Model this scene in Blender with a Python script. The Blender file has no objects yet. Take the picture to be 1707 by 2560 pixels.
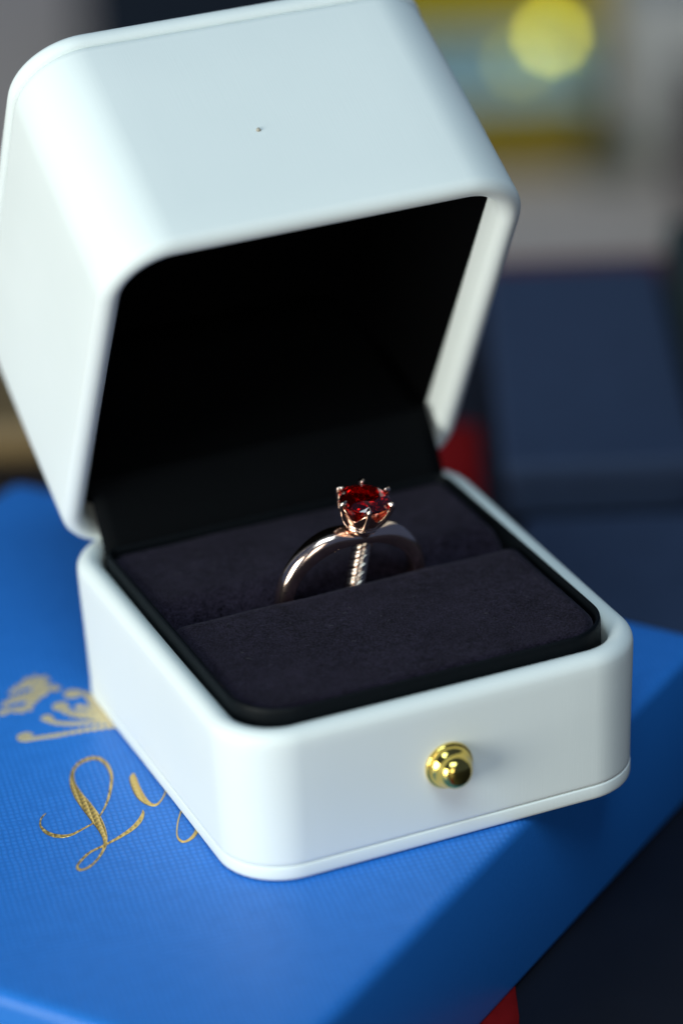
import bpy, bmesh, math, random
from mathutils import Vector, Matrix

CM = 0.01
sc = bpy.context.scene
COL = sc.collection

# ------------------------------------------------------------------ camera
cam_d = bpy.data.cameras.new("camera")
cam = bpy.data.objects.new("camera", cam_d)
COL.objects.link(cam)
F = Vector((0.34268214, 0.83030077, -0.43951063))
Rv = Vector((0.91530486, -0.40047102, -0.04289492))
U = Vector((0.21162695, 0.38758689, 0.89721259))
M = Matrix((Rv, U, -F)).transposed().to_4x4()
M.translation = Vector((-15.29957, -33.69913, 22.96475)) * CM
cam.matrix_world = M
cam_d.sensor_fit = 'VERTICAL'
cam_d.sensor_height = 36.0
cam_d.sensor_width = 24.0
cam_d.lens = 116.426
cam_d.clip_start = 0.01
cam_d.clip_end = 60.0
cam_d.dof.use_dof = True
cam_d.dof.focus_distance = 0.4395
cam_d.dof.aperture_fstop = 7.0
cam_d.dof.aperture_blades = 9
cam_d.dof.aperture_rotation = math.radians(12)
sc.camera = cam

# ------------------------------------------------------------------ light
world = bpy.data.worlds.new("World")
sc.world = world
world.use_nodes = True
bg = world.node_tree.nodes["Background"]
bg.inputs[0].default_value = (0.34, 0.50, 0.95, 1)
bg.inputs[1].default_value = 0.12

def area(name, loc, target, sx, sy, power, col):
    l = bpy.data.lights.new(name, 'AREA')
    l.shape = 'RECTANGLE'; l.size = sx * CM; l.size_y = sy * CM
    l.energy = power; l.color = col
    o = bpy.data.objects.new(name, l); COL.objects.link(o)
    o.location = Vector(loc) * CM
    d = (Vector(target) - Vector(loc)).normalized()
    o.rotation_euler = d.to_track_quat('-Z', 'Y').to_euler()
    return o
area("window_light", (-113.6, -32.6, 20.8), (0, 4, 2), 60, 66, 15.2, (0.97, 1.0, 0.92))
area("overhead_fill", (-30, -60, 130), (0, 4, 2), 90, 60, 11.8, (0.66, 0.87, 0.96))  # added soft fill from above, not an actual lamp of the room
area("front_fill", (-50, -120, 40), (0, 4, 2), 50, 60, 3.0, (1.0, 0.95, 0.82))  # weak fill panel added out of view in front of the box

sc.view_settings.view_transform = 'Standard'
sc.view_settings.look = 'None'
sc.view_settings.exposure = 0.0
sc.view_settings.gamma = 1.0
sc.render.engine = 'CYCLES'
sc.cycles.use_denoising = True
sc.cycles.max_bounces = 14
sc.cycles.transmission_bounces = 12
sc.cycles.glossy_bounces = 8
sc.cycles.sample_clamp_indirect = 6.0

# ------------------------------------------------------------------ helpers
def new_obj(name, verts, faces, mat, parent=None, smooth=True, cm=True):
    me = bpy.data.meshes.new(name)
    k = CM if cm else 1.0
    me.from_pydata([(v[0] * k, v[1] * k, v[2] * k) for v in verts], [], faces)
    me.validate()
    bm = bmesh.new(); bm.from_mesh(me)
    bmesh.ops.recalc_face_normals(bm, faces=bm.faces)
    bm.to_mesh(me); bm.free()
    if smooth:
        me.polygons.foreach_set("use_smooth", [True] * len(me.polygons))
    me.materials.append(mat)
    o = bpy.data.objects.new(name, me); COL.objects.link(o)
    if parent is not None: o.parent = parent
    return o

def empty(name, loc_cm, rot=None):
    o = bpy.data.objects.new(name, None); COL.objects.link(o)
    o.empty_display_size = 0.01
    o.location = Vector(loc_cm) * CM
    if rot is not None: o.rotation_euler = rot
    return o

def tag(o, label, cat, group=None):
    o["label"] = label; o["category"] = cat
    if group: o["group"] = group
    return o

def rrect(x0, x1, y0, y1, rf, rb, nc=14, ns=10):
    """closed outline; rf / rb = corner radius on the y0 / y1 side. Returns (points, inward normals)"""
    P = []; N = []
    corners = [((x1 - rb, y1 - rb), rb, 0), ((x0 + rb, y1 - rb), rb, 90), ((x0 + rf, y0 + rf), rf, 180), ((x1 - rf, y0 + rf), rf, 270)]
    for ci, (c, r, a0) in enumerate(corners):
        for k in range(nc + 1):
            a = math.radians(a0 + 90.0 * k / nc)
            P.append((c[0] + r * math.cos(a), c[1] + r * math.sin(a))); N.append((-math.cos(a), -math.sin(a)))
        c2, r2, b0 = corners[(ci + 1) % 4]
        b = math.radians(b0)
        q = (c2[0] + r2 * math.cos(b), c2[1] + r2 * math.sin(b)); p = P[-1]; n = N[-1]
        for k in range(1, ns):
            t = k / ns
            P.append((p[0] + (q[0] - p[0]) * t, p[1] + (q[1] - p[1]) * t)); N.append(n)
    return P, N

def loft(loops, cap0=False, cap1=False):
    V = []; Fc = []
    n = len(loops[0])
    for L in loops: V += list(L)
    for i in range(len(loops) - 1):
        for j in range(n):
            k = (j + 1) % n
            Fc.append((i * n + j, i * n + k, (i + 1) * n + k, (i + 1) * n + j))
    if cap0: Fc.append(tuple(range(n)))
    if cap1: Fc.append(tuple((len(loops) - 1) * n + j for j in range(n)))
    return V, Fc

def box_loops(W, D, R, prof, y0=0.0, nc=16):
    """prof: list of (inset, z) -> loops of a rounded rectangle centred on x, y from y0 to y0+D"""
    out = []
    for ins, z in prof:
        r = max(R - ins, 0.04)
        P, _ = rrect(-W / 2 + ins, W / 2 - ins, y0 + ins, y0 + D - ins, r, r, nc)
        out.append([(p[0], p[1], z) for p in P])
    return out

def tube(path, radii, seg=12, cap=True, closed=False, squash=None):
    V = []; Fc = []
    n = len(path)
    pts = [Vector(p) for p in path]
    prev = None
    for i, p in enumerate(pts):
        if closed: t = (pts[(i + 1) % n] - pts[i - 1]).normalized()
        else: t = (pts[min(i + 1, n - 1)] - pts[max(i - 1, 0)]).normalized()
        if prev is None:
            a = Vector((0, 0, 1)) if abs(t.z) < 0.9 else Vector((1, 0, 0))
            nx = t.cross(a).normalized()
        else:
            nx = (prev - t * prev.dot(t)).normalized()
        ny = t.cross(nx); prev = nx
        for k in range(seg):
            a = 2 * math.pi * k / seg
            V.append(tuple(p + (nx * math.cos(a) + ny * math.sin(a)) * radii[i]))
    m = n if closed else n - 1
    for i in range(m):
        for k in range(seg):
            k2 = (k + 1) % seg; i2 = (i + 1) % n
            Fc.append((i * seg + k, i * seg + k2, i2 * seg + k2, i2 * seg + k))
    if cap and not closed:
        Fc.append(tuple(range(seg))); Fc.append(tuple((n - 1) * seg + k for k in range(seg)))
    return V, Fc

def lathe(prof, seg=48, axis='Z', org=(0, 0, 0)):
    """prof: (radius, height). axis 'Z' or '-Y'"""
    V = []; Fc = []
    for r, h in prof:
        r = max(r, 1e-4)
        for k in range(seg):
            a = 2 * math.pi * k / seg
            x, y, z = r * math.cos(a), r * math.sin(a), h
            if axis == '-Y': x, y, z = x, -h, y
            V.append((org[0] + x, org[1] + y, org[2] + z))
    for i in range(len(prof) - 1):
        for k in range(seg):
            k2 = (k + 1) % seg
            Fc.append((i * seg + k, i * seg + k2, (i + 1) * seg + k2, (i + 1) * seg + k))
    Fc.append(tuple(range(seg))); Fc.append(tuple((len(prof) - 1) * seg + k for k in range(seg)))
    return V, Fc

def merge(parts):
    V = []; Fc = []
    for v, f in parts:
        o = len(V); V += list(v); Fc += [tuple(i + o for i in q) for q in f]
    return V, Fc

def catmull(pts, sub=6):
    out = []
    n = len(pts)
    for i in range(n - 1):
        p0 = pts[max(i - 1, 0)]; p1 = pts[i]; p2 = pts[i + 1]; p3 = pts[min(i + 2, n - 1)]
        for s in range(sub):
            t = s / sub
            out.append(tuple(0.5 * (2 * b + (c - a) * t + (2 * a - 5 * b + 4 * c - d) * t * t + (3 * b - a - 3 * c + d) * t ** 3)
                             for a, b, c, d in zip(p0, p1, p2, p3)))
    out.append(tuple(pts[-1]))
    return out

# ------------------------------------------------------------------ materials
class NT:
    def __init__(s, name):
        s.m = bpy.data.materials.new(name); s.m.use_nodes = True
        s.t = s.m.node_tree; s.b = s.t.nodes["Principled BSDF"]
    def n(s, ty, **kw):
        x = s.t.nodes.new(ty)
        for k, v in kw.items():
            if k.startswith('i_'):
                x.inputs[k[2:].replace('_', ' ')].default_value = v
            else: setattr(x, k, v)
        return x
    def l(s, a, b): s.t.links.new(a, b)
    def mth(s, op, a, b=None):
        x = s.t.nodes.new('ShaderNodeMath'); x.operation = op
        for i, v in enumerate((a, b)):
            if v is None: continue
            if isinstance(v, (int, float)): x.inputs[i].default_value = v
            else: s.l(v, x.inputs[i])
        return x.outputs[0]
    def coord(s, scale=(1, 1, 1), rot=(0, 0, 0)):
        c = s.n('ShaderNodeTexCoord'); mp = s.n('ShaderNodeMapping')
        mp.inputs['Scale'].default_value = scale; mp.inputs['Rotation'].default_value = rot
        s.l(c.outputs['Object'], mp.inputs['Vector']); return mp.outputs[0]
    def bump(s, h, strength, dist):
        b = s.n('ShaderNodeBump'); b.inputs['Strength'].default_value = strength; b.inputs['Distance'].default_value = dist
        s.l(h, b.inputs['Height']); s.l(b.outputs[0], s.b.inputs['Normal']); return b
    def colmix(s, fac, c1, c2):
        r = s.n('ShaderNodeMix'); r.data_type = 'RGBA'
        s.l(fac, r.inputs[0]); r.inputs[6].default_value = (*c1, 1); r.inputs[7].default_value = (*c2, 1)
        s.l(r.outputs[2], s.b.inputs['Base Color']); return r

def setp(m, **kw):
    for k, v in kw.items():
        k = k.replace('_', ' ')
        if k in m.b.inputs: m.b.inputs[k].default_value = v

def mat_leather(name, stripe):
    m = NT(name)
    # pearly coated paper-leather with an extremely fine one-way rib
    v = m.coord(stripe)
    nz = m.n('ShaderNodeTexNoise', i_Scale=1.0, i_Detail=2.0); m.l(v, nz.inputs['Vector'])
    v2 = m.coord((60, 60, 60))
    n2 = m.n('ShaderNodeTexNoise', i_Scale=1.0, i_Detail=4.0); m.l(v2, n2.inputs['Vector'])
    h = m.mth('ADD', nz.outputs[0], m.mth('MULTIPLY', n2.outputs[0], 0.5))
    m.bump(h, 0.20, 0.00006)
    m.colmix(n2.outputs[0], (0.77, 0.825, 0.81), (0.815, 0.86, 0.845))
    r = m.n('ShaderNodeMapRange', i_To_Min=0.50, i_To_Max=0.64); m.l(n2.outputs[0], r.inputs[0]); m.l(r.outputs[0], m.b.inputs['Roughness'])
    setp(m, Specular_IOR_Level=0.30)
    return m.m

M_LEATHER = mat_leather("white_leatherette", (5600, 5600, 120))
M_LEATHER_LID = mat_leather("white_leatherette_lid", (5600, 150, 150))

def mat_black(name, col, rough, spec):
    m = NT(name)
    v = m.coord((900, 900, 900))
    nz = m.n('ShaderNodeTexNoise', i_Scale=1.0, i_Detail=6.0); m.l(v, nz.inputs['Vector'])
    m.bump(nz.outputs[0], 0.35, 0.00008)
    m.colmix(nz.outputs[0], tuple(c * 0.8 for c in col), tuple(c * 1.2 for c in col))
    setp(m, Roughness=rough, Specular_IOR_Level=spec)
    return m.m
M_TRAY = mat_black("black_leatherette", (0.0030, 0.0045, 0.0060), 0.5, 0.12)
M_LINING = mat_black("black_lining", (0.0012, 0.0013, 0.0016), 0.95, 0.03)
M_FLAP = mat_black("black_satin_flap", (0.0016, 0.0022, 0.003), 0.8, 0.08)

m = NT("black_velvet")
v = m.coord((1, 1, 1))
nap = m.n('ShaderNodeTexNoise', i_Scale=4300.0, i_Detail=3.0, i_Roughness=0.65); m.l(v, nap.inputs['Vector'])
big = m.n('ShaderNodeTexNoise', i_Scale=130.0, i_Detail=5.0, i_Roughness=0.62); m.l(v, big.inputs['Vector'])
mid = m.n('ShaderNodeTexNoise', i_Scale=900.0, i_Detail=4.0, i_Roughness=0.7); m.l(v, mid.inputs['Vector'])
fac = m.mth('ADD', m.mth('MULTIPLY', big.outputs[0], 0.30), m.mth('ADD', m.mth('MULTIPLY', nap.outputs[0], 1.25), m.mth('MULTIPLY', mid.outputs[0], 0.45)))
mr = m.n('ShaderNodeMapRange', i_From_Min=0.80, i_From_Max=1.32); m.l(fac, mr.inputs[0])
m.colmix(mr.outputs[0], (0.0009, 0.0007, 0.0016), (0.0350, 0.0280, 0.0490))
m.bump(fac, 0.6, 0.00018)
setp(m, Roughness=0.95, Specular_IOR_Level=0.04, Sheen_Weight=0.10, Sheen_Roughness=0.45)
m.b.inputs['Sheen Tint'].default_value = (0.55, 0.55, 0.72, 1)
M_VELVET = m.m

def mat_metal(name, col, rough, noise=0.0):
    m = NT(name)
    setp(m, Metallic=1.0)
    v = m.coord((2500, 2500, 2500))
    nz = m.n('ShaderNodeTexNoise', i_Scale=1.0, i_Detail=3.0); m.l(v, nz.inputs['Vector'])
    r = m.n('ShaderNodeMapRange', i_To_Min=rough * 0.6, i_To_Max=rough * 1.6); m.l(nz.outputs[0], r.inputs[0]); m.l(r.outputs[0], m.b.inputs['Roughness'])
    m.b.inputs['Base Color'].default_value = (*col, 1)
    if noise: m.bump(nz.outputs[0], noise, 0.00002)
    return m.m
M_ROSE = mat_metal("polished_rose_gold", (0.97, 0.73, 0.60), 0.14)
M_ROSE_DEEP = mat_metal("rose_gold_setting", (0.95, 0.56, 0.38), 0.16)
M_SILVER = mat_metal("white_gold_rope", (0.86, 0.72, 0.62), 0.10)
M_GOLD = mat_metal("polished_brass", (0.86, 0.62, 0.15), 0.08)

m = NT("garnet")
setp(m, Roughness=0.0, IOR=1.76, Transmission_Weight=1.0)
m.b.inputs['Base Color'].default_value = (0.40, 0.003, 0.002, 1)
M_GARNET = m.m

# blue embossed paper: one fine two-way emboss, 45 degrees to the box edges
m = NT("blue_embossed_paper")
v = m.coord((1, 1, 1), (0, 0, math.radians(45)))
sx = m.n('ShaderNodeSeparateXYZ'); m.l(v, sx.inputs[0])
warp = m.n('ShaderNodeTexNoise', i_Scale=260.0, i_Detail=2.0); m.l(v, warp.inputs['Vector'])
wv = m.mth('MULTIPLY', m.mth('SUBTRACT', warp.outputs[0], 0.5), 0.0006)
ax = m.mth('ABSOLUTE', m.mth('SINE', m.mth('MULTIPLY', m.mth('ADD', sx.outputs[0], wv), math.pi / 0.00082)))
ay = m.mth('ABSOLUTE', m.mth('SINE', m.mth('MULTIPLY', m.mth('ADD', sx.outputs[1], wv), math.pi / 0.00098)))
az = m.mth('ABSOLUTE', m.mth('SINE', m.mth('MULTIPLY', sx.outputs[2], math.pi / 0.0009)))
tcn = m.n('ShaderNodeTexCoord'); sn = m.n('ShaderNodeSeparateXYZ'); m.l(tcn.outputs['Normal'], sn.inputs[0])
hh = m.mth('MULTIPLY', m.mth('MULTIPLY', m.mth('POWER', ax, 1.3), m.mth('ADD', m.mth('MULTIPLY', m.mth('POWER', ay, 1.3), 0.8), 0.2)), m.mth('POWER', m.mth('MAXIMUM', sn.outputs[2], 0.02), 2.0))
fn = m.n('ShaderNodeTexNoise', i_Scale=1800.0, i_Detail=5.0); m.l(v, fn.inputs['Vector'])
amp = m.n('ShaderNodeTexNoise', i_Scale=420.0, i_Detail=3.0); m.l(v, amp.inputs['Vector'])
hh = m.mth('MULTIPLY', hh, m.mth('ADD', m.mth('MULTIPLY', amp.outputs[0], 2.2), -0.2))
h2 = m.mth('ADD', hh, m.mth('MULTIPLY', fn.outputs[0], 0.5))
m.bump(h2, 0.5, 0.00007)
m.colmix(h2, (0.010, 0.140, 0.51), (0.030, 0.215, 0.70))
setp(m, Roughness=0.40, Specular_IOR_Level=0.36)
M_BLUE = m.m

m = NT("gold_foil")
v = m.coord((1, 1, 1), (0, 0, math.radians(45)))
sx = m.n('ShaderNodeSeparateXYZ'); m.l(v, sx.inputs[0])
ax = m.mth('ABSOLUTE', m.mth('SINE', m.mth('MULTIPLY', sx.outputs[0], math.pi / 0.00082)))
ay = m.mth('ABSOLUTE', m.mth('SINE', m.mth('MULTIPLY', sx.outputs[1], math.pi / 0.00098)))
m.bump(m.mth('MULTIPLY', ax, ay), 0.8, 0.00008)
m.b.inputs['Base Color'].default_value = (0.88, 0.58, 0.17, 1)
setp(m, Metallic=0.9, Roughness=0.30)
M_FOIL = m.m
m = NT("pale_gold_foil")
v = m.coord((1400, 1400, 1400))
nz = m.n('ShaderNodeTexNoise', i_Scale=1.0, i_Detail=4.0); m.l(v, nz.inputs['Vector'])
m.colmix(nz.outputs[0], (0.70, 0.56, 0.30), (1.0, 0.85, 0.55)); m.bump(nz.outputs[0], 0.8, 0.0002)
setp(m, Metallic=0.55, Roughness=0.5)
M_FOIL2 = m.m

def mat_plain(name, col, rough=0.6, spec=0.4, var=0.2, scale=300, metallic=0.0):
    m = NT(name)
    v = m.coord((scale, scale, scale))
    nz = m.n('ShaderNodeTexNoise', i_Scale=1.0, i_Detail=5.0); m.l(v, nz.inputs['Vector'])
    m.colmix(nz.outputs[0], tuple(c * (1 - var) for c in col), tuple(min(c * (1 + var), 1) for c in col))
    m.bump(nz.outputs[0], 0.3, 0.0001)
    setp(m, Roughness=rough, Specular_IOR_Level=spec, Metallic=metallic)
    return m.m
LETTER_L = [(-4.563, 3.171, 0.01), (-4.634, 3.113, 0.023), (-4.698, 3.015, 0.023), (-4.737, 2.872, 0.036), (-4.705, 2.673, 0.071), (-4.594, 2.533, 0.087), (-4.446, 2.497, 0.054), (-4.262, 2.562, 0.034), (-4.094, 2.637, 0.026), (-3.924, 2.794, 0.023), (-3.741, 3.051, 0.034), (-3.582, 3.346, 0.042), (-3.451, 3.66, 0.043), (-3.399, 3.935, 0.054), (-3.42, 4.164, 0.074), (-3.509, 4.264, 0.095), (-3.661, 4.248, 0.074), (-3.801, 4.147, 0.049), (-3.904, 3.985, 0.055), (-3.987, 3.729, 0.085), (-4.019, 3.406, 0.135), (-4.016, 3.07, 0.161), (-4.016, 2.74, 0.153), (-4.037, 2.424, 0.107), (-4.086, 2.168, 0.063), (-4.173, 1.973, 0.046), (-4.324, 1.775, 0.033), (-4.467, 1.653, 0.037), (-4.579, 1.606, 0.045), (-4.642, 1.635, 0.055), (-4.628, 1.729, 0.034), (-4.528, 1.842, 0.038), (-4.377, 1.96, 0.039), (-4.217, 2.016, 0.04), (-4.057, 2.072, 0.04), (-3.866, 2.153, 0.06), (-3.662, 2.269, 0.076), (-3.507, 2.412, 0.072), (-3.404, 2.563, 0.04), (-3.381, 2.642, 0.009)]
LETTER_Y = [(-3.148, 3.608, 0.025), (-3.198, 3.506, 0.098), (-3.25, 3.256, 0.118), (-3.277, 2.975, 0.118), (-3.25, 2.772, 0.083), (-3.188, 2.69, 0.059), (-3.099, 2.735, 0.03), (-2.988, 2.865, 0.026), (-2.897, 3.007, 0.034), (-2.808, 3.066, 0.106), (-2.786, 2.801, 0.117), (-2.8, 2.391, 0.109), (-2.844, 2.044, 0.078), (-2.914, 1.837, 0.055), (-3.036, 1.691, 0.058), (-3.152, 1.631, 0.046), (-3.209, 1.677, 0.043), (-3.201, 1.825, 0.021), (-3.107, 2.059, 0.02), (-2.996, 2.267, 0.022), (-2.864, 2.466, 0.027), (-2.689, 2.624, 0.024)]
EMBLEM = [[(-4.14, 5.254, 0.147), (-4.102, 5.18, 0.104), (-3.937, 5.137, 0.097), (-3.74, 5.096, 0.105), (-3.538, 5.07, 0.113), (-3.335, 5.044, 0.121), (-3.135, 5.01, 0.13), (-2.941, 4.958, 0.122)], [(-3.697, 5.619, 0.107), (-3.681, 5.5, 0.097), (-3.576, 5.385, 0.097), (-3.419, 5.288, 0.106), (-3.234, 5.208, 0.115), (-3.046, 5.136, 0.122), (-2.917, 5.081, 0.107)], [(-3.413, 5.851, 0.143), (-3.41, 5.724, 0.149), (-3.355, 5.589, 0.196), (-3.243, 5.483, 0.268), (-3.106, 5.387, 0.284), (-2.994, 5.282, 0.239), (-2.889, 5.158, 0.158)], [(-3.185, 5.706, 0.082), (-3.087, 5.618, 0.136), (-2.974, 5.456, 0.155), (-2.89, 5.273, 0.135)], [(-3.147, 6.117, 0.144), (-3.048, 6.092, 0.125), (-2.975, 5.992, 0.133), (-2.931, 5.875, 0.178), (-2.9, 5.718, 0.18), (-2.885, 5.524, 0.135)], [(-3.007, 5.962, 0.03), (-2.998, 5.747, 0.079), (-2.982, 5.552, 0.061)], [(-4.163, 6.226, 0.075), (-4.051, 6.306, 0.173), (-3.933, 6.337, 0.247), (-3.797, 6.359, 0.249), (-3.661, 6.38, 0.205), (-3.492, 6.432, 0.123)], [(-4.207, 6.064, 0.081), (-4.081, 6.089, 0.166), (-3.972, 6.032, 0.208), (-3.868, 6.023, 0.181), (-3.783, 6.117, 0.099)], [(-3.953, 6.536, 0.076), (-3.814, 6.628, 0.16), (-3.67, 6.67, 0.255), (-3.553, 6.631, 0.256), (-3.455, 6.603, 0.167), (-3.391, 6.473, 0.078)], [(-3.585, 6.792, 0.085), (-3.473, 6.804, 0.173), (-3.388, 6.734, 0.181), (-3.353, 6.644, 0.09)], [(-3.514, 6.492, 0.111), (-3.409, 6.483, 0.17), (-3.331, 6.394, 0.161), (-3.288, 6.3, 0.076)], [(-3.715, 6.221, 0.115), (-3.633, 6.272, 0.17), (-3.526, 6.332, 0.157), (-3.451, 6.363, 0.081)]]

# ------------------------------------------------------------------ table
M_TABLE = mat_plain("dark_table_surface", (0.006, 0.0065, 0.010), 0.45, 0.4, 0.3, 120)
TZ = -2.42
E1 = Vector((0.916, -0.401, 0)); E2 = Vector((0.401, 0.916, 0))
def sd(s, d, z=0.0):
    p = E1 * s + E2 * d; return (p.x, p.y, z)
ROT = math.atan2(-0.401, 0.916)

def slab(name, s0, s1, d0, d1, z0, z1, mat, bev=0.15, parent=None):
    """bevelled block aligned to the table edge; returns object in local frame centred at its base"""
    w = s1 - s0; dd = d1 - d0; h = z1 - z0
    R = min(bev * 2, w / 3, dd / 3)
    b = min(bev, h / 2.2)
    prof = [(b, 0), (b * .3, b * .3), (0, b), (0, h - b), (b * .3, h - b * .3), (b, h), (b + 0.02, h)]
    L = box_loops(w, dd, R, prof, -dd / 2, 5)
    V, Fc = loft(L, True, True)
    o = new_obj(name, V, Fc, mat, parent)
    if parent is None:
        o.location = Vector(sd((s0 + s1) / 2, (d0 + d1) / 2, z0)) * CM
        o.rotation_euler = (0, 0, ROT)
    return o

t = slab("table", -45, 40, -60, 25.3, TZ - 3, TZ, M_TABLE, 0.3); t["kind"] = "structure"
fl = slab("floor", -300, 300, -200, 420, -74, -72, mat_plain("floor", (0.05, 0.05, 0.055)), 0.3); fl["kind"] = "structure"
bt = slab("back_shelf", -60, 60, 70, 150, -26, -24, mat_plain("grey_cloth", (0.80, 0.66, 0.57), 0.8), 0.3); bt["kind"] = "structure"

# ------------------------------------------------------------------ blue presentation box
ang = math.radians(36.0)
bx = empty("presentation_box", (0, 0, 0), (0, 0, ang))
tag(bx, "flat blue embossed gift box with gold script lettering lying under the white ring box", "gift box")
BA0, BA1, BB0, BB1 = -5.62, 6.55, -0.60, 11.7
def blue_loops():
    out = []
    zb = TZ + 0.004
    prof = [(0.10, zb), (0.02, zb + .05), (0, zb + .12), (0, -0.16), (0.02, -0.08), (0.06, -0.03), (0.13, -0.004), (0.2, 0.0), (0.6, 0.0)]
    for ins, z in prof:
        r = max(0.22 - ins, 0.03)
        P, _ = rrect(BA0 + ins, BA1 - ins, BB0 + ins, BB1 - ins, r, r, 6, 12)
        out.append([(p[0], p[1], z) for p in P])
    return out
V, Fc = loft(blue_loops(), True, True)
new_obj("box_body", V, Fc, M_BLUE, bx)

def stroke(pts, z0=0.003, th=0.005, seg=7, parts=None):
    c = catmull(pts, seg)
    ca, sa = math.cos(-ang), math.sin(-ang)
    V = []; Fc = []
    n = len(c)
    for i, (x, y, w) in enumerate(c):
        z0 += 0.003 / n
        a = c[max(i - 1, 0)]; b = c[min(i + 1, n - 1)]
        t = Vector((b[0] - a[0], b[1] - a[1])); t = t.normalized() if t.length > 1e-9 else Vector((1, 0))
        mx, my = -t.y * w / 2, t.x * w / 2
        for (px, py, pz) in ((x + mx, y + my, z0), (x + mx * .85, y + my * .85, z0 + th), (x - mx * .85, y - my * .85, z0 + th), (x - mx, y - my, z0)):
            V.append((px * ca - py * sa, px * sa + py * ca, pz))
    for i in range(n - 1):
        for k in range(3):
            Fc.append((i * 4 + k, i * 4 + k + 1, (i + 1) * 4 + k + 1, (i + 1) * 4 + k))
    Fc.append((0, 1, 2, 3)); Fc.append(tuple((n - 1) * 4 + k for k in range(4)))
    return V, Fc
V, Fc = stroke(LETTER_L); new_obj("letter", V, Fc, M_FOIL, bx, False)["label"] = "gold script capital L"
V, Fc = stroke(LETTER_Y, 0.0022); new_obj("letter", V, Fc, M_FOIL, bx, False)["label"] = "gold script y half under the ring box"
def filigree(e, z0):
    """a foil leaf: a thin rib with short leaflets on both sides"""
    x0_, y0_, w0_ = e[0]
    out = [stroke([(x0_ + w0_ * .5 * math.cos(q), y0_ + w0_ * .5 * math.sin(q), w0_ * .9) for q in (0, 1.2, 2.4, 3.6, 4.8, 6.0)], z0, seg=2)] if w0_ > .08 else []
    out += [stroke([(x, y, min(w * .5, 0.07) if w > 0.11 else w) for x, y, w in e], z0)]
    c = catmull(e, 6); acc = 0.0
    for q in range(1, len(c)):
        p, r = c[q - 1], c[q]
        acc += math.hypot(r[0] - p[0], r[1] - p[1])
        if acc > 0.075 and r[2] > 0.08:
            acc = 0.0
            a = math.atan2(r[1] - p[1], r[0] - p[0])
            for sgn in (-1, 1):
                L = r[2] * 0.62; aa = a + sgn * 0.95
                out.append(stroke([(r[0], r[1], .02), (r[0] + math.cos(aa) * L * .5, r[1] + math.sin(aa) * L * .5, .07), (r[0] + math.cos(aa) * L, r[1] + math.sin(aa) * L, .016)], z0, seg=3))
    return merge(out)
V, Fc = merge([filigree(e, 0.003 + 0.0004 * i) for i, e in enumerate(EMBLEM)])
new_obj("emblem", V, Fc, M_FOIL2, bx, False)

# ------------------------------------------------------------------ white ring box
D = 6.626; HB = 2.198
rb = empty("ring_box", (0, D / 2, 0.0))
tag(rb, "open white leatherette ring box with black velvet inside and a round brass stud", "ring box")
OFF = Vector((0, -D / 2, 0)) * CM
def part(name, V, Fc, mat, smooth=True, parent=None):
    o = new_obj(name, V, Fc, mat, parent or rb, smooth)
    if parent is None: o.location = OFF
    return o
R0 = 0.93
z0 = 0.014
# bottom plate with a soft rounded edge
prof = [(0.12, z0), (0.072, z0 + .010), (0.052, z0 + .028), (0.046, z0 + .06), (0.046, .12), (0.046, .205), (0.052, .222), (0.072, .231), (0.16, .232), (0.5, .232)]
V, Fc = loft(box_loops(6.0, D, R0, prof), True, True)
part("bottom_plate", V, Fc, M_LEATHER)
# shell: wall, round rim, inner wall
prof = [(0.5, .236), (0.10, .236), (0.070, .240), (0.054, .252), (0.050, .28), (0.048, .33), (0.04, .7), (0.02, 1.3), (0.0, 1.9)]
rr = 0.172
for k in range(0, 11):
    a = math.pi * k / 10
    prof.append((rr * (1 - math.cos(a)), HB - rr + rr * math.sin(a)))
prof += [(2 * rr + .005, 1.7), (2 * rr + .01, 1.35), (0.8, 1.30)]
V, Fc = loft(box_loops(6.0, D, R0, prof), False, True)
part("base_shell", V, Fc, M_LEATHER)

# black tray inside
def rr_prof(x, yf, yb, rf, rbk, prof, nc=14):
    out = []
    for ins, z in prof:
        P, _ = rrect(-x + ins, x - ins, yf + ins, yb - ins, max(rf - ins, .03), max(rbk - ins, .03), nc)
        out.append([(p[0], p[1], z) for p in P])
    return out
prof = [(0.0, 1.32), (0.0, 2.25), (0.004, 2.30), (0.010, 2.325), (0.022, 2.338), (0.038, 2.342), (0.052, 2.336), (0.060, 2.32), (0.064, 2.28), (0.066, 2.1), (0.066, 1.5)]
V, Fc = loft(rr_prof(2.64, 0.355, 5.76, 0.76, 0.22, prof))
part("tray", V, Fc, M_TRAY)

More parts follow.
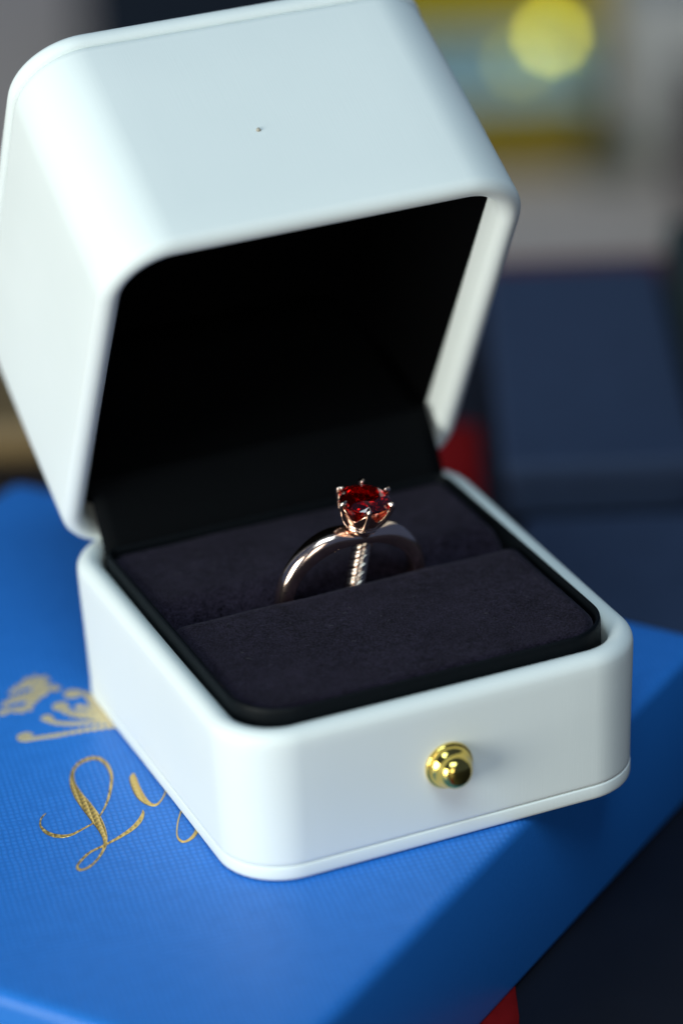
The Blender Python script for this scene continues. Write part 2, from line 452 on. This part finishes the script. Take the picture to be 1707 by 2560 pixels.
# velvet cushions: a height field over a rounded outline, each side rolling over with its own radius
def cushion(x, y0, y1, rf, rbk, zt, r_front, r_back, r_side, zlow, label):
    NX, NY = 90, 60
    def drop(d, r):
        if d >= r: return 0.0
        q = 1 - d / r
        return r * (1 - math.sqrt(max(0.0, 1 - q * q)))
    V = []; Fc = []
    for j in range(NY + 1):
        s = j / NY; s = 0.5 - 0.5 * math.cos(math.pi * s)
        y = y0 + (y1 - y0) * s
        ins = 0.0
        if y < y0 + rf: ins = rf - math.sqrt(max(0, rf * rf - (y0 + rf - y) ** 2))
        if y > y1 - rbk: ins = rbk - math.sqrt(max(0, rbk * rbk - (y - y1 + rbk) ** 2))
        for i in range(NX + 1):
            u = -math.cos(math.pi * i / NX)
            u = 0.55 * u + 0.45 * (2 * i / NX - 1)
            hx = x - ins * 0.999
            px = hx * u
            ds = (hx - abs(px)) * (1.0 if ins < 1e-6 else 1.0)
            dp = drop(y - y0, r_front) + drop(y1 - y, r_back) + drop(ds, r_side)
            wob = 0.006 * math.sin(px * 2.3 + y * 1.7) + 0.004 * math.sin(px * 5.1 - y * 3.3)
            V.append((px, y, zt - dp + wob))
    n1 = NX + 1
    for j in range(NY):
        for i in range(NX):
            Fc.append((j * n1 + i, j * n1 + i + 1, (j + 1) * n1 + i + 1, (j + 1) * n1 + i))
    rim = [i for i in range(n1)] + [j * n1 + NX for j in range(1, NY + 1)] + [NY * n1 + i for i in range(NX - 1, -1, -1)] + [j * n1 for j in range(NY - 1, 0, -1)]
    b0 = len(V)
    for r in rim: V.append((V[r][0], V[r][1], zlow))
    for k in range(len(rim)):
        k2 = (k + 1) % len(rim)
        Fc.append((rim[k], rim[k2], b0 + k2, b0 + k))
    Fc.append(tuple(range(b0, b0 + len(rim))))
    o = part("cushion", V, Fc, M_VELVET)
    o["label"] = label
    return o
cushion(2.562, 0.43, 3.395, 0.69, 0.06, 2.285, 0.20, 0.27, 0.17, 1.45, "front velvet cushion half")
cushion(2.562, 3.42, 5.68, 0.06, 0.14, 2.275, 0.72, 0.12, 0.16, 1.45, "rear velvet cushion half behind the ring")

# brass stud on the front
kx, kz = -0.06, 1.165
collar = [(0.32, -0.03), (0.33, 0.0), (0.333, 0.02), (0.326, 0.045), (0.308, 0.062), (0.290, 0.068), (0.270, 0.07)]
V, Fc = lathe(catmull(collar, 3), 64, '-Y', (kx, 0.02, kz)); knob = part("stud", V, Fc, M_GOLD)
ball = [(0.300, 0.055), (0.299, 0.080), (0.285, 0.115), (0.262, 0.150), (0.243, 0.185), (0.235, 0.215), (0.222, 0.255), (0.200, 0.295), (0.167, 0.33), (0.125, 0.354), (0.08, 0.368), (0.04, 0.375), (0.008, 0.377)]
V, Fc = lathe(catmull(ball, 4), 64, '-Y', (kx, 0.02, kz)); o = new_obj("stud_head", V, Fc, M_GOLD, knob)

# stray lint on the velvet and the tray
rl_ = random.Random(11)
ps = []
for k in range(46):
    x = rl_.uniform(-2.35, 2.4); y = rl_.uniform(0.7, 3.0) if k % 3 else rl_.uniform(4.3, 5.4)
    a = rl_.uniform(0, math.pi); L = rl_.uniform(0.015, 0.05)
    ps.append(tube([(x - math.cos(a) * L, y - math.sin(a) * L, 2.290), (x, y, 2.297), (x + math.cos(a) * L, y + math.sin(a) * L * .7, 2.291)], [0.0022, 0.0026, 0.0018], 4))
V, Fc = merge(ps)
lint = part("lint", V, Fc, mat_plain("pale_lint", (0.075, 0.075, 0.09), 0.9, 0.1)); lint["kind"] = "stuff"

# hinge flap rising from the tray into the lid
TH = math.radians(60.27); LD = 6.553; LH = 3.80; LW = 6.05
HY, HZ = D - 0.03, HB - 0.25
def l2w(x, y, z):
    return (x, HY + y * math.cos(TH) + z * math.sin(TH), HZ - y * math.sin(TH) + z * math.cos(TH))
path = [(5.72, 1.95), (5.72, 2.15), (5.725, 2.32)]
a = l2w(0, -1.22, 0.33)
for k in range(1, 9):
    t = k / 8
    path.append((5.725 + (a[1] - 5.725) * (t ** 1.25), 2.32 + (a[2] - 2.32) * t))
for (ly, lz) in ((-1.17, 0.40), (-1.10, 0.55), (-0.95, 1.2), (-0.6, 2.6), (-0.5, 3.3)):
    p = l2w(0, ly, lz); path.append((p[1], p[2]))
V = []; Fc = []
hw = 2.60; nx = 24
n = len(path)
for side, off in ((0, 0.0), (1, 0.09)):
    for i, (y, z) in enumerate(path):
        b = path[min(i + 1, n - 1)]; c = path[max(i - 1, 0)]
        t = Vector((b[0] - c[0], b[1] - c[1])).normalized()
        for j in range(nx + 1):
            V.append((-hw + 2 * hw * j / nx, y + t.y * off, z - t.x * off))
m1 = n * (nx + 1)
for s in (0, 1):
    for i in range(n - 1):
        for j in range(nx):
            q = s * m1 + i * (nx + 1) + j
            Fc.append((q, q + 1, q + nx + 2, q + nx + 1))
for i in range(n - 1):
    for j in (0, nx):
        q = i * (nx + 1) + j
        Fc.append((q, q + nx + 1, m1 + q + nx + 1, m1 + q))
for i in (0, n - 1):
    for j in range(nx):
        q = i * (nx + 1) + j
        Fc.append((q, q + 1, m1 + q + 1, m1 + q))
part("hinge_flap", V, Fc, M_FLAP, True)

# lid: local frame has the opening in z = 0, hinge edge on y = 0
RL = 0.975
prof = []
rl = 0.165
inner = [(2 * rl + 0.02, LH - 0.35), (2 * rl + .01, 1.2), (2 * rl, 0.5)]
prof += inner
for k in range(0, 11):
    a = math.pi * (1 - k / 10)
    prof.append((rl * (1 - math.cos(a)), rl - rl * math.sin(a)))
prof += [(0, 0.6), (0.0, 1.5), (0.01, 2.6), (0.02, LH - .36), (0.03, LH - .29), (0.055, LH - .262), (0.10, LH - .25), (0.5, LH - .25)]
V, Fc = loft(box_loops(LW, LD, RL, prof, -LD), False, True)
lid = new_obj("lid", V, Fc, M_LEATHER_LID, rb)
lid.location = OFF + Vector((0, HY, HZ)) * CM
lid.rotation_euler = (-TH, 0, 0)
prof = [(0.5, LH - .246), (0.12, LH - .246), (0.05, LH - .235), (0.015, LH - .20), (0.0, LH - .15), (0.005, LH - .08), (0.03, LH - .03), (0.08, LH), (0.4, LH)]
V, Fc = loft(box_loops(LW, LD, RL, prof, -LD), True, True)
new_obj("lid_plate", V, Fc, M_LEATHER_LID, lid)
prof = [(2 * rl + .005, 0.47), (2 * rl + .03, 0.475), (2 * rl + .035, 0.53), (2 * rl + .04, 3.2), (2 * rl + .3, 3.4), (1.2, 3.42)]
V, Fc = loft(box_loops(LW, LD, RL, prof, -LD), False, True)
new_obj("lid_lining", V, Fc, M_LINING, lid)
# a fleck of lint on the lid
rnd = random.Random(4)
V = []; 
for k in range(9):
    a = 2 * math.pi * k / 9; r = 0.034 * (0.6 + 0.8 * rnd.random())
    V.append((-0.357 + r * 1.2 * math.cos(a), -LD - 0.002, 1.594 + r * math.sin(a)))
V2 = [(x * 1.0, y - 0.022, z) for x, y, z in [(-0.357 + (v[0] + .357) * .5, v[1], 1.594 + (v[2] - 1.594) * .5) for v in V]]
Fc = [(k, (k + 1) % 9, 9 + (k + 1) % 9, 9 + k) for k in range(9)] + [tuple(range(9)), tuple(range(9, 18))]
new_obj("lint_speck", V + V2, Fc, mat_plain("lint", (0.42, 0.38, 0.31), 0.9, 0.1), lid)

# ------------------------------------------------------------------ ring
CR = Vector((0.12, 3.46, 2.14))
NH = Vector((0.10, -0.17, 0.98)).normalized()
EX = (Vector((1, 0, 0)) - NH * NH.x).normalized()
EY = NH.cross(EX).normalized()
ring = empty("ring", CR)
tag(ring, "rose gold solitaire ring with a round red stone standing in the velvet slot", "ring")
def rp(name, V, Fc, mat, smooth=True, parent=None):
    V = [tuple(Vector(v) - CR) for v in V]
    return new_obj(name, V, Fc, mat, parent or ring, smooth)
# band: roof-shaped section (soft ridge, two sloping facets, flat sides), deeper and wider towards the head
NB = 200
V = []; Fc = []
half = [(0.0, 0.0), (0.0, 0.45), (0.004, 0.78), (0.03, 0.93), (0.08, 0.99), (0.20, 1.0), (0.34, 1.0), (0.46, 0.995), (0.52, 0.975)]
for k in range(1, 10):
    q = math.radians(10 * k)
    half.append((0.52 + 0.48 * math.sin(q) ** 1.15, 0.975 * math.cos(q) ** 0.85 * (1 - 0.0 * k)))
half[-1] = (1.0, 0.0)
sec = half + [(r, -y) for r, y in half[-2:0:-1]]
ns = len(sec)
for i in range(NB):
    a = 2 * math.pi * i / NB
    er = NH * math.cos(a) + EX * math.sin(a)
    top = max(0.0, math.cos(a)) ** 2
    hwid = 0.140 + 0.040 * top
    ri = 0.900 - 0.090 * top; ro = 1.105 - 0.125 * max(0.0, math.cos(a)) ** 14
    for r, y in sec:
        V.append(tuple(CR + er * (ri + (ro - ri) * r) + EY * y * hwid))
for i in range(NB):
    i2 = (i + 1) % NB
    for k in range(ns):
        k2 = (k + 1) % ns
        Fc.append((i * ns + k, i * ns + k2, i2 * ns + k2, i2 * ns + k))
band = rp("band", V, Fc, M_ROSE)

# head: frame HC = centre of the stone's girdle
HC = Vector((0.285, 3.215, 3.535))
A0 = Vector((0.694, -0.705, -0.15)); A0 = (A0 - NH * A0.dot(NH)).normalized(); B0 = NH.cross(A0)
def hp(rho, phi, h):
    return HC + (A0 * math.cos(phi) + B0 * math.sin(phi)) * rho + NH * h
def ringtube(rad, h, r, n=72, seg=10):
    return tube([tuple(hp(rad, 2 * math.pi * k / n, h)) for k in range(n)], [r] * n, seg, closed=True)
V, Fc = merge([ringtube(0.222, -0.392, 0.021), ringtube(0.236, -0.338, 0.023)])
setting = rp("setting", V, Fc, M_ROSE)
# lotus cup
V = []; NP = 120; NT_ = 14
def prof_r(h):
    t = (h + 0.40) / 0.40
    return 0.195 + 0.178 * math.sin(min(max(t, 0), 1) * math.pi / 2) ** 0.9
for side in (0, 1):
    for i in range(NP):
        phi = 2 * math.pi * i / NP
        hr = -0.185 + 0.15 * abs(math.cos(3 * phi)) ** 2
        for j in range(NT_ + 1):
            h = -0.40 + (hr + 0.40) * j / NT_
            V.append(tuple(hp(prof_r(h) - 0.022 * side + 0.0 * j, phi, h)))
Fc = []
st = NT_ + 1
for side in (0, 1):
    for i in range(NP):
        i2 = (i + 1) % NP
        for j in range(NT_):
            b = side * NP * st
            Fc.append((b + i * st + j, b + i2 * st + j, b + i2 * st + j + 1, b + i * st + j + 1))
for i in range(NP):
    i2 = (i + 1) % NP
    for j in (0, NT_):
        Fc.append((i * st + j, i2 * st + j, NP * st + i2 * st + j, NP * st + i * st + j))
rp("cup", V, Fc, M_ROSE_DEEP)
# short neck into the band
V, Fc = tube([tuple(hp(0, 0, h)) for h in (-0.37, -0.43, -0.60)], [0.20, 0.185, 0.16], 32)
rp("neck", V, Fc, M_ROSE)
for k in range(6):
    phi = math.pi / 3 * k
    path = catmull([(0.225, -0.35), (0.300, -0.26), (0.355, -0.14), (0.387, -0.04), (0.394, 0.015), (0.374, 0.042), (0.322, 0.060)], 5)
    nn = len(path) - 1
    rad = [0.044 - 0.012 * math.sin(math.pi * min(1, i / (nn * 0.8))) for i in range(nn + 1)]
    for q_, r_ in ((0, .012), (1, .020), (2, .027), (3, .031), (4, .034), (5, .036)): rad[nn - q_] = r_
    V, Fc = tube([tuple(hp(r_, phi, h_)) for r_, h_ in path], rad, 14)
    rp("prong", V, Fc, M_ROSE)
# brilliant cut stone
RG = 0.355
pts = []
for k in range(8):
    a = math.radians(45 * k + 9)
    b = a + math.radians(22.5)
    pts.append((0.57 * math.cos(a), 0.57 * math.sin(a), 0.02 + 0.56 * 0.43))
    pts.append((0.80 * math.cos(b), 0.80 * math.sin(b), 0.02 + 0.56 * (1 - .80 * math.cos(math.radians(22.5)))))
    pts.append((0.27 * math.cos(b), 0.27 * math.sin(b), -0.84 + 0.82 * 0.27 * math.cos(math.radians(22.5))))
for k in range(16):
    a = math.radians(22.5 * k + 9)
    for z in (0.02, -0.02): pts.append((math.cos(a), math.sin(a), z))
pts.append((0, 0, -0.84))
bm = bmesh.new()
for p in pts: bm.verts.new(tuple((hp(0, 0, 0) - CR + (A0 * p[0] + B0 * p[1] + NH * p[2]) * RG) * CM))
bmesh.ops.convex_hull(bm, input=bm.verts)
bmesh.ops.dissolve_limit(bm, angle_limit=math.radians(0.6), verts=bm.verts, edges=bm.edges)
bmesh.ops.recalc_face_normals(bm, faces=bm.faces)
me = bpy.data.meshes.new("stone"); bm.to_mesh(me); bm.free(); me.materials.append(M_GARNET)
stone = bpy.data.objects.new("stone", me); COL.objects.link(stone); stone.parent = ring
stone["label"] = "faceted round red stone"

# twisted rope bar dropping from the head into the slot
def rope_c(t):
    z = 2.98 - 1.55 * t
    x = 0.345 - 0.36 * t + 0.08 * t * t
    return Vector((x, 3.40 + 0.12 * t, z))
parts = []
NS = 420
Ltot = 1.56
for ph, hr_, rad in ((0, 0.112, .030), (50, 0.112, .030), (120, 0.112, .030), (170, 0.112, .030), (240, 0.112, .030), (290, 0.112, .030)):
    path = []
    for i in range(NS + 1):
        t = i / NS
        a = math.radians(ph) - 2 * math.pi * (t * Ltot / 0.40)
        c = rope_c(t)
        path.append((c.x + hr_ * math.cos(a), c.y + hr_ * math.sin(a), c.z))
    parts.append(tube(path, [rad] * len(path), 8))
parts.append(tube([tuple(rope_c(i / 20)) for i in range(21)], [0.072] * 21, 16))
V, Fc = merge(parts)
rp("twisted_rope", V, Fc, M_SILVER)

# ------------------------------------------------------------------ things beyond the box
M_RED = mat_plain("red_ribbon", (0.19, 0.006, 0.007), 0.85, 0.06, 0.25, 400)
# ribbon running under the blue box and away
def ribbon():
    w = 0.44
    pts = [(-9.0, 0.28), (-4, 0.29), (0, 0.30), (6, 0.35), (12, 0.41), (16, 0.46), (18.3, 0.48)]
    V = []; Fc = []
    c = catmull([(d, s, 0) for d, s in pts], 8)
    for i, (d, s, _) in enumerate(c):
        zt = TZ + 0.03 + 0.012 * math.sin(i * 0.9)
        for k, (ds, z) in enumerate(((-w, TZ + 0.006), (-w, zt), (-w * .4, zt + .012), (w * .4, zt + .012), (w, zt), (w, TZ + 0.006))):
            ed = 0.015 * math.sin(i * 2.6) if k in (1, 4) else 0
            V.append(sd(s + ds + ed, d, z))
    n = len(c)
    for i in range(n - 1):
        for k in range(6):
            k2 = (k + 1) % 6
            Fc.append((i * 6 + k, i * 6 + k2, (i + 1) * 6 + k2, (i + 1) * 6 + k))
    Fc.append(tuple(range(6))); Fc.append(tuple((n - 1) * 6 + k for k in range(6)))
    return V, Fc
V, Fc = ribbon()
tag(new_obj("ribbon", V, Fc, M_RED), "red ribbon lying on the dark table and passing under the blue box", "ribbon")

def lidded(name, s0, s1, d0, d1, z0, z1, lidh, mb, ml, label, cat, group=None):
    e = empty(name, sd((s0 + s1) / 2, (d0 + d1) / 2, z0), (0, 0, ROT))
    w = s1 - s0; dd = d1 - d0
    o = slab("box_body", -w / 2 + .06, w / 2 - .06, -dd / 2 + .06, dd / 2 - .06, 0, z1 - z0 - .05, mb, .12, e)
    o = slab("box_lid", -w / 2, w / 2, -dd / 2, dd / 2, 0, lidh, ml, .12, e); o.location = (0, 0, (z1 - z0 - lidh) * CM)
    return tag(e, label, cat, group)
M_NAVY = mat_plain("navy_cloth", (0.028, 0.046, 0.095), 0.75, 0.3, 0.2, 200)
M_NAVY2 = mat_plain("navy_cloth_dark", (0.012, 0.020, 0.050), 0.75, 0.3, 0.2, 200)
lidded("navy_case", 1.45, 5.2, 7.2, 12.6, TZ, TZ + 0.9, 0.4, M_NAVY, M_NAVY, "low navy cloth case nearest behind the blue box at the right", "case")
lidded("navy_case", 1.2, 4.6, 14.2, 23.2, TZ, TZ + 1.1, 0.5, M_NAVY, M_NAVY, "long navy cloth case farther back, at the table edge", "case")
tag(slab("leather_wallet", -12.5, -6.0, 17.2, 23.5, TZ, TZ + 0.9, mat_plain("brown_leather", (0.16, 0.105, 0.045), 0.55), .2), "brown leather wallet on the table behind the blue box at the left", "wallet")

tag(slab("folded_cloth", 1.2, 9.0, 24.0, 25.2, TZ, TZ + 0.5, mat_plain("wine_red_cloth", (0.10, 0.012, 0.025), 0.8), .12), "folded wine red cloth along the far edge of the table", "cloth")
tag(slab("teal_case", 4.75, 9.5, 15.6, 23.5, TZ, TZ + 1.9, mat_plain("dark_teal_cloth", (0.010, 0.022, 0.024), 0.8), .2), "dark teal case at the right edge beside the navy cases", "case")
GZ = -24
M_MUST = mat_plain("mustard_card", (0.24, 0.165, 0.0), 0.7, 0.08)
M_TEAL = mat_plain("pale_teal_card", (0.50, 0.74, 0.76), 0.7, 0.1)
M_OLIVE = mat_plain("olive_card", (0.43, 0.31, 0.0), 0.7, 0.08)
M_PALE = mat_plain("pale_grey_card", (0.54, 0.52, 0.49), 0.7, 0.1)
M_DARK = mat_plain("charcoal_card", (0.010, 0.016, 0.028), 0.7, 0.1)
lidded("mustard_gift_box", -3, 7.7, 89.5, 98, GZ, GZ + 3.4, 0.45, M_MUST, M_TEAL, "mustard gift box with pale teal lid on the grey shelf", "gift box")
tag(slab("felt_pouch", 6.9, 9.6, 88, 93, GZ, GZ + 1.3, mat_plain("dark_olive_felt", (0.10, 0.10, 0.06), 0.9, 0.1), .4), "dark olive felt pouch on the grey shelf just right of the mustard box", "pouch")
tag(slab("plum_box", 10.9, 14.5, 77, 90, GZ, GZ + 4.2, mat_plain("plum_card", (0.045, 0.03, 0.04), 0.8, 0.1), .2), "dark plum box at the right edge of the grey shelf", "box")
lidded("olive_gift_box", -3, 9.0, 99, 108, GZ, GZ + 5.8, 1.6, M_OLIVE, M_OLIVE, "tall olive gift box behind the mustard one", "gift box")
lidded("pale_gift_box", 8.8, 16, 90, 99, GZ, GZ + 7.2, 1.6, M_PALE, M_PALE, "pale grey gift box at the far right of the shelf", "gift box")
lidded("charcoal_gift_box", -13.6, -4.0, 100, 112, GZ, GZ + 7.0, 1.6, M_DARK, M_DARK, "charcoal gift box far behind the raised lid", "gift box")

def glint_ball(s, d, z, r, strength, label):  # emissive ball stands in for a specular highlight on brass; cap is made up
    e = empty("brass_glint", sd(s, d, z), (0, 0, ROT))
    tag(e, label, "glint", "glowing balls standing in for brass glints on the far shelf")
    m = NT("glint_glow")
    m.b.inputs['Base Color'].default_value = (0.8, 0.7, 0.1, 1)
    m.b.inputs['Emission Color'].default_value = (0.95, 0.86, 0.08, 1)
    m.b.inputs['Emission Strength'].default_value = strength
    V, Fc = lathe([(0.01, -r), (r * .5, -r * .87), (r * .87, -r * .5), (r, 0), (r * .87, r * .5), (r * .6, r * .85), (r * .35, r * 1.1)], 20)
    new_obj("glint_ball", V, Fc, m.m, e)
    V, Fc = lathe([(r * .45, r * 1.02), (r * .5, r * 1.1), (r * .5, r * 1.9), (r * .3, r * 2.0)], 16)
    new_obj("glint_cap", V, Fc, M_DARK, e)
    return e
glint_ball(6.38, 95.9, GZ + 3.4 + 0.32, 0.30, 8.0, "glowing yellow ball standing in for the brighter brass glint, on top of the mustard gift box")
glint_ball(4.9, 92.8, GZ + 3.4 + 0.32, 0.30, 1.4, "glowing yellow ball standing in for the dimmer brass glint, left of the bright one")
